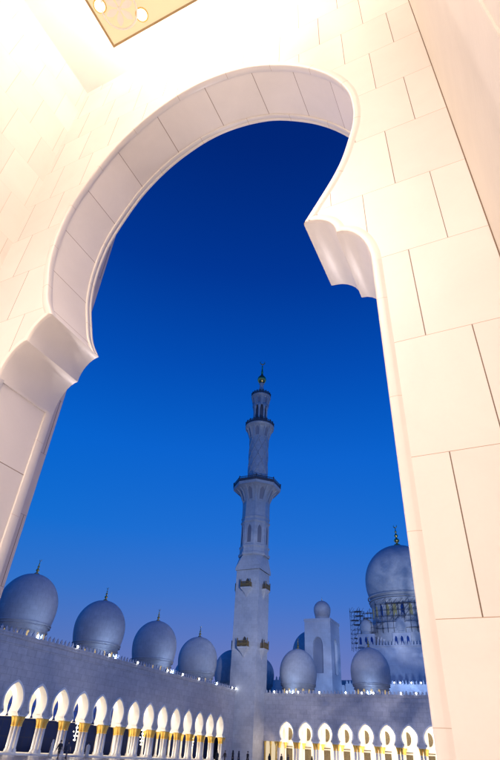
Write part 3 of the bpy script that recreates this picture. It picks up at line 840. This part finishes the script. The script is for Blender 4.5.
# scaffolding round the great dome's foot
def scaffold(label, x0, x1, y0, y1, z0, z1, sx, sz, jag):
    root = thing('scaffolding', label, 'scaffolding', ((x0 + x1) / 2, y0, z0), 'scaffolding at the great dome')
    m = MB(); pl = MB(); nx = int((x1 - x0) / sx); nz = int((z1 - z0) / sz)
    rnd = random.Random(int(x0 * 7))
    for y in (y0, y1):
        for i in range(nx + 1):
            x = x0 + i * sx; top = z1 - rnd.random() * jag
            m.tube((x, y, z0), (x, y, top), .08, 4)
        for j in range(nz):
            z = z0 + (j + .7) * sz
            a = rnd.random() * jag * .5; bq = rnd.random() * jag * .5
            m.tube((x0 - .6 + a, y, z), (x1 + .6 - bq, y, z), .065, 4)
            for i in range(nx):
                if rnd.random() < .45: m.tube((x0 + i * sx, y, z), (x0 + (i + 1) * sx, y, z + sz), .05, 4)
    for j in range(nz):
        z = z0 + (j + .7) * sz
        for i in range(nx + 1): m.tube((x0 + i * sx, y0, z), (x0 + i * sx, y1, z), .06, 4)
        if rnd.random() < .55:
            c = x0 + rnd.random() * (x1 - x0) * .5; pl = MB(); pl.box(c, c + (x1 - x0) * .5, y0 + .1, y1 - .1, z + .08, z + .16); pl.build('platform', M_plank, root)
    m.build('frame', M_scaf, root)
scaffold('dark tube scaffolding standing left of the great dome beside the tower', -53.2, -48.2, 193, 195, 30.2, 44.5, 1.15, 1.45, 4.5)
scaffold('tall dark scaffolding hugging the left flank of the great drum', -48.0, -43.2, 187.0, 188.2, 30.7, 42.5, 1.2, 1.5, 3.5)
scaffold('thin scaffolding across the front of the great drum', -42.6, -24, 186.9, 188.0, 34.5, 44.8, 1.9, 1.9, 2.)

# ------------------------------------------------------------------ ground
m = MB(); m.box(-900, 900, -300, 1500, G - .4, G); prop(m.build('courtyard_ground', M_floor), kind='structure')

# ------------------------------------------------------------------ lamps of the place, and added ones
def spot(loc, tgt, power, angle, col, parent=None, r=.3, gobo=0., blend=.6, gscale=5.):
    l = bpy.data.lights.new('flood_beam', 'SPOT'); l.energy = power; l.spot_size = radians(angle); l.spot_blend = blend; l.color = col; l.shadow_soft_size = r
    o = bpy.data.objects.new('flood_beam', l); COL.objects.link(o)
    d = Vector(tgt) - Vector(loc); o.rotation_euler = d.to_track_quat('-Z', 'Y').to_euler(); o.location = loc
    if parent: o.parent = parent; o.location = world(parent).inverted() @ Vector(loc)
    if gobo:
        l.use_nodes = True; nt = l.node_tree; em = nt.nodes['Emission']
        tc = nd(nt, 'ShaderNodeTexCoord'); n = nd(nt, 'ShaderNodeTexNoise', i_Scale=gscale, i_Detail=4., i_Roughness=.55, i_Distortion=.5)
        nt.links.new(tc.outputs['Normal'], n.inputs['Vector'])
        mr = nd(nt, 'ShaderNodeMapRange', i_1=.38, i_2=.66, i_3=1 - gobo, i_4=1.3); nt.links.new(n.outputs[0], mr.inputs[0])
        nt.links.new(mr.outputs[0], em.inputs['Strength'])
    return o

flood0 = None
def flood(x, y, z, label, rz=0, group='small floodlights on the parapets'):
    global flood0
    if flood0 is None:
        r = thing('floodlight', label, 'floodlight', (x, y, z), group, 0)
        m = MB(); m.box(x - .16, x + .16, y - .08, y + .16, z + .06, z + .34); m.box(x - .03, x + .03, y + .02, y + .08, z, z + .08); m.build('housing', M_fix, r)
        m = MB(); m.lathe(x, y - .10, [(.0, z + .02), (.10, z + .06), (.15, z + .2), (.10, z + .33), (0, z + .37)], 10, cap=False); m.build('lens', M_lens, r)
        flood0 = r
    else: r = dup(flood0, (x, y, z), 0, label)
    r['group'] = group
    r.rotation_euler = (0, 0, rz)
    return r
LBL = 'small bright floodlight glowing on the left arcade parapet'
LBR = 'small bright floodlight glowing on the far arcade parapet'
for y in (64.2, 71.6, 79.2, 88.4, 93.6, 99.8, 107.2, 114.2, 116.0):
    flood(-A + .22, y, WT + .2, LBL, pi / 2, 'floodlights on the left arcade parapet')
for x in (-51.6, -48.6, -46.0, -41.2, -35.4, -32.0, -29.6, -24.0, -21.0): flood(x, B - .2, WT + .2, LBR, 0, 'floodlights on the far arcade parapet')
for x in (-33.0, -31.4, -28.5, -26.0): flood(x, 159.8, 17.0, 'tiny floodlight on the terrace parapet behind the far arcade', 0, None)['group'] = 'lamps on the terrace'
COOL = (.45, .62, 1.)
LAV = (.68, .77, 1.)
PUR = (.86, .85, 1.)
for y in (59., 75.85, 92.75, 109.7, 126.6):
    spot((-A + .3, y - 2.5, WT + .35), (-65, y, 15.5), 520, 110, COOL, rootL, r=.25)
for x in (-48.44, -31.45, -14.5):
    spot((x + 1., B - .4, WT + .35), (x, 128, 15.5), 420, 110, COOL, rootR, r=.25)
# projectors throwing slow cloud patterns, fixed on the roofs
PB = (.36, .56, 1.)
spot((-8, 60, 14), (-55, 119, 48), 72000, 62, LAV, None, gobo=.3, gscale=9.)
spot((-5, 118, 16), (-35, 200, 52), 140000, 34, LAV, None, gobo=.75, gscale=13.)
spot((-40, 134, 13.), (-50, 152, 23), 7500, 90, PB, None, gobo=.5)
spot((-28, 140, 14.), (-36, 186, 26), 17000, 95, PB, None, gobo=.6, gscale=6.)
spot((-10, 70, 12), (-38, 122, 10), 42000, 50, PUR, None, gobo=.7, gscale=9.)
spot((10, 40, 12), (-59, 85, 9), 42000, 62, PUR, None, gobo=.4, gscale=7.)
spot((-50.6, B - .6, 2.6), (-54.2, 119.5, 3.), 160, 120, (1., .78, .5), rootR, r=.3)  # added warm spot, no projector: imitates side bay spill on the minaret

# added floodlight, out of view, tinting the gate arch lilac from outside
fl = thing('added_floodlight', 'added unseen box floodlight on the courtyard floor, aimed back at the archway', 'floodlight', (-9.5, 17, G))
m = MB(); m.box(-9.9, -9.1, 16.9, 17.3, G + .08, G + .6); m.box(-9.6, -9.4, 16.95, 17.2, G, G + .08); m.build('housing', M_fix, fl)
spot((-9.5, 16.8, G + .45), (-2.6, 3.4, 6.), 5500, 75, (1., .86, .84), fl, r=.5)

# light inside the arcades
s0, s1 = cL[0] - 4, cL[-1] + 4
area('arcade_down_light', (-A - TH - 2.2, (s0 + s1) / 2, 6.6), (0, 0, 0), 2.6, s1 - s0, 7500, (1., .86, .66), rootL)
area('arcade_up_light', (-A - TH - .6, (s0 + s1) / 2, G + .25), (pi, 0, 0), 1.0, s1 - s0, 3600, (1., .88, .70), rootL)
s0, s1 = cR[0] - 4, cR[-1] + 4
area('arcade_down_light', ((s0 + s1) / 2, B + TH + 2.2, 6.6), (0, 0, 0), s1 - s0, 2.6, 6000, (1., .84, .62), rootR)
area('arcade_up_light', ((s0 + s1) / 2, B + TH + .6, G + .25), (pi, 0, 0), s1 - s0, 1.0, 3600, (1., .84, .60), rootR)

# ------------------------------------------------------------------ people
def body_mesh(stride, arm):
    """one skinned figure, 1.7 m tall, facing +y"""
    V = []; E = []; Rr = []
    def v(p, r, parent=None):
        V.append(p); Rr.append(r if isinstance(r, tuple) else (r, r))
        if parent is not None: E.append((parent, len(V) - 1))
        return len(V) - 1
    pel = v((0, 0, .95), (.16, .12)); wa = v((0, 0, 1.1), (.14, .10), pel); ch = v((0, .01, 1.3), (.17, .115), wa); nk0 = v((0, 0, 1.44), (.075, .07), ch)
    nk = v((0, .01, 1.5), .055, nk0); hd = v((0, .02, 1.58), (.075, .09), nk); v((0, .02, 1.66), (.078, .095), hd)
    for sx in (-1, 1):
        st = stride * sx
        hip = v((sx * .09, 0, .88), .095, pel); kn = v((sx * .10, st * .22 + .02, .49), .062, hip); an = v((sx * .10, st * .42 - .03, .09), .042, kn); v((sx * .11, st * .42 + .15, .035), .036, an)
        sh = v((sx * .18, 0, 1.38), .06, ch); el = v((sx * .24, -st * arm * .14 - .02, 1.10), .043, sh); wr = v((sx * .25, -st * arm * .3 + .05, .86), .029, el)
        pm_ = v((sx * .252, -st * arm * .34 + .07, .79), (.018, .036), wr)
        for q, (dy, l) in enumerate(((-.03, .065), (-.01, .078), (.01, .082), (.03, .072))):
            f1 = v((sx * .25, -st * arm * .34 + .07 + dy, .745), .0095, pm_); v((sx * .243, -st * arm * .34 + .08 + dy, .745 - l), .0085, f1)
        th = v((sx * .235, -st * arm * .34 + .10, .80), .011, pm_); v((sx * .23, -st * arm * .34 + .125, .755), .010, th)
    me = bpy.data.meshes.new('person_skeleton'); me.from_pydata(V, E, [])
    o = bpy.data.objects.new('tmp', me); COL.objects.link(o)
    o.modifiers.new('s', 'SKIN'); sub = o.modifiers.new('u', 'SUBSURF'); sub.levels = 1
    for d, r in zip(me.skin_vertices[0].data, Rr): d.radius = r
    me.skin_vertices[0].data[0].use_root = True
    dg = bpy.context.evaluated_depsgraph_get()
    out = bpy.data.meshes.new_from_object(o.evaluated_get(dg)); bpy.data.objects.remove(o)
    # nose and brow on the face
    for p in out.polygons: p.use_smooth = True
    return out
M_skin = simple('skin', (.42, .27, .19), .55)
M_cloth = [simple('black_cloth', (.02, .02, .025), .85), simple('white_cloth', (.6, .58, .55), .85), simple('navy_cloth', (.03, .04, .07), .85), simple('brown_cloth', (.09, .06, .04), .85)]
BM = [body_mesh(.0, 1), body_mesh(.8, 1)]
for b_ in BM: b_.materials.clear(); b_.materials.append(M_skin)
def garment(kind, mt, stride):
    m = MB()
    if kind == 'robe':
        m.lathe(0, 0, [(.31, .05), (.27, .4), (.22, .9), (.19, 1.12), (.225, 1.32), (.19, 1.42), (.075, 1.47), (.07, 1.49)], 14)
    else:
        m.lathe(0, 0, [(.20, .86), (.195, 1.0), (.17, 1.12), (.215, 1.32), (.19, 1.41), (.08, 1.46)], 14)
        for sx in (-1, 1):
            st = stride * sx
            m.tube((sx * .09, 0, .92), (sx * .10, st * .22 + .02, .49), .105, 8); m.tube((sx * .10, st * .22 + .02, .5), (sx * .10, st * .42 - .03, .08), .078, 8)
    for sx in (-1, 1):
        st = stride * sx
        m.tube((sx * .17, 0, 1.40), (sx * .24, -st * .14 - .02, 1.10), .072, 8); m.tube((sx * .24, -st * .14 - .02, 1.12), (sx * .25, -st * .3 + .05, .87), .055, 8)
    # squash front to back
    m.v = [(x, y * .8, z) if True else None for x, y, z in m.v]
    return m
def hair_mesh(scarf):
    m = MB()
    if scarf: m.lathe(0, -.005, [(.14, 1.42), (.13, 1.50), (.115, 1.56), (.122, 1.63), (.11, 1.70), (.06, 1.755), (.005, 1.765)], 14, cap=False)
    else: m.lathe(0, -.015, [(.098, 1.60), (.108, 1.66), (.098, 1.71), (.055, 1.75), (.005, 1.758)], 14, cap=False)
    return m
def person(x, y, rz, pose, kind, cl, scarf, label, z=G, g=None):
    r = thing('person', label, 'person', (x, y, z), g, 0)
    o = bpy.data.objects.new('body', BM[pose]); COL.objects.link(o); o.parent = r
    def put(m, name, mt):
        save = r.location.copy(); r.location = (0, 0, 0); q = m.build(name, mt, r); r.location = save
    put(garment(kind, None, .8 * pose), 'clothing', M_cloth[cl])
    put(hair_mesh(scarf), 'headscarf' if scarf else 'hair', M_cloth[cl if scarf else 0])
    s = random.uniform(.95, 1.06); r.scale = (s, s, s); r.rotation_euler = (0, 0, rz)
PG = 'visitors along the arcades'
def on_px(px, dist): # rough courtyard position helper: bearing from the photo, distance chosen
    a = math.atan((px - 226) / 640.) - .4744
    return dist * sin(a) , dist * cos(a)
ppl = [(58, 71, 1.2, 1, 'shirt', 0, 0, 'person in dark clothes walking, left one of the pair by the left arcade'),
       (66, 72, 1.3, 1, 'shirt', 2, 0, 'person in navy clothes walking, right one of the pair by the left arcade'),
       (50, 79, 2.0, 0, 'robe', 1, 1, 'person in white robe standing at the left arcade columns'),
       (86, 85, .3, 0, 'robe', 1, 0, 'person in pale robe under the fifth lit arch from the left'),
       (216, 104, .3, 0, 'robe', 0, 1, 'person in black robe at the left foot of the minaret, leftmost'),
       (224, 108, 1.3, 1, 'shirt', 3, 0, 'person in brown clothes walking left of the minaret foot'),
       (232, 106, 2.3, 0, 'robe', 0, 1, 'person in black robe standing in front of the minaret base'),
       (238, 109, 2.3, 0, 'robe', 2, 1, 'person in navy robe in front of the minaret base'),
       (247, 98, 2.9, 1, 'shirt', 0, 0, 'person in black walking before the minaret corner'),
       (269, 112, 0, 0, 'robe', 0, 1, 'person in black robe by the side bay right of the minaret'),
       (281, 113, 1., 0, 'shirt', 3, 0, 'person in brown shirt under the first far arch'),
       (288, 111, 2., 1, 'shirt', 2, 0, 'person in navy clothes walking by the first far column'),
       (312, 113, 2., 0, 'robe', 0, 1, 'person in black robe between the second and third far arches')]
for px, ds, rz, pose, kd, cl, sc, lb in ppl:
    x, y = on_px(px, ds); person(x, y, rz, pose, kd, cl, sc, lb, g=None)

# ------------------------------------------------------------------ sky
w = bpy.data.worlds.new('World'); C.world = w; w.use_nodes = True
nt = w.node_tree; bg = nt.nodes['Background']
sky = nd(nt, 'ShaderNodeTexSky', sky_type='NISHITA', sun_disc=False)
sky.sun_elevation = radians(-4.0); sky.sun_rotation = radians(-35); sky.altitude = 0; sky.air_density = 1.; sky.dust_density = .6; sky.ozone_density = 3.
tc = nd(nt, 'ShaderNodeTexCoord'); sp = nd(nt, 'ShaderNodeSeparateXYZ'); nt.links.new(tc.outputs['Generated'], sp.inputs[0])
rmp = nt.nodes.new('ShaderNodeValToRGB'); cr = rmp.color_ramp
stops = [(0., (.085, .17, .43)), (.06, (.075, .17, .46)), (.13, (.052, .162, .49)), (.22, (.015, .160, .58)), (.32, (.0, .150, .63)), (.46, (.0, .122, .61)), (.60, (.0, .074, .46)), (.74, (.0, .037, .30)), (.87, (.0, .020, .19)), (1., (.0, .01, .13))]
cr.elements[0].position = 0; cr.elements[0].color = (*stops[0][1], 1); cr.elements[1].position = 1; cr.elements[1].color = (*stops[-1][1], 1)
for p, c in stops[1:-1]:
    e_ = cr.elements.new(p); e_.color = (*c, 1)
nt.links.new(sp.outputs[2], rmp.inputs[0])
dt = nd(nt, 'ShaderNodeVectorMath', operation='DOT_PRODUCT'); dt.inputs[1].default_value = (-.36, .93, 0.); nt.links.new(tc.outputs['Generated'], dt.inputs[0])
az = mth(nt, 'POWER', mth(nt, 'MAXIMUM', dt.outputs['Value'], 0.), 7.)
ev = mth(nt, 'POWER', 2.718, mth(nt, 'MULTIPLY', mth(nt, 'MAXIMUM', sp.outputs[2], 0.), -7.))
gl = nd(nt, 'ShaderNodeVectorMath', operation='SCALE'); gl.inputs[0].default_value = (.22, .075, .05); nt.links.new(mth(nt, 'MULTIPLY', az, ev), gl.inputs[3])
ad = nd(nt, 'ShaderNodeVectorMath', operation='ADD'); nt.links.new(rmp.outputs[0], ad.inputs[0]); nt.links.new(gl.outputs[0], ad.inputs[1])
vm = nd(nt, 'ShaderNodeVectorMath', operation='MULTIPLY_ADD'); vm.inputs[1].default_value = (.05, .08, .10)
nt.links.new(sky.outputs[0], vm.inputs[0]); nt.links.new(ad.outputs[0], vm.inputs[2])
nt.links.new(vm.outputs[0], bg.inputs[0]); bg.inputs[1].default_value = 1.0

# ------------------------------------------------------------------ camera
f_, t_, r_, a_ = 511.7665670730213, 0.6293839424736314, 0.06157390221786167, 0.4744134883929814
fw = Vector((-sin(a_) * cos(t_), cos(a_) * cos(t_), sin(t_))); rt = Vector((cos(a_), sin(a_), 0)); up = rt.cross(fw)
r2 = rt * cos(r_) + up * sin(r_); u2 = -rt * sin(r_) + up * cos(r_)
cam = bpy.data.cameras.new('camera'); co = bpy.data.objects.new('camera', cam); COL.objects.link(co)
co.matrix_world = Matrix(((r2.x, u2.x, -fw.x, 0), (r2.y, u2.y, -fw.y, 0), (r2.z, u2.z, -fw.z, 0), (0, 0, 0, 1)))
cam.sensor_fit = 'VERTICAL'; cam.sensor_height = 36; cam.lens = f_ / 760 * 36; cam.clip_start = .05; cam.clip_end = 4000
C.camera = co
C.view_settings.view_transform = 'Standard'; C.view_settings.look = 'None'; C.view_settings.exposure = 0; C.view_settings.gamma = 1
C.view_settings.use_curve_mapping = False
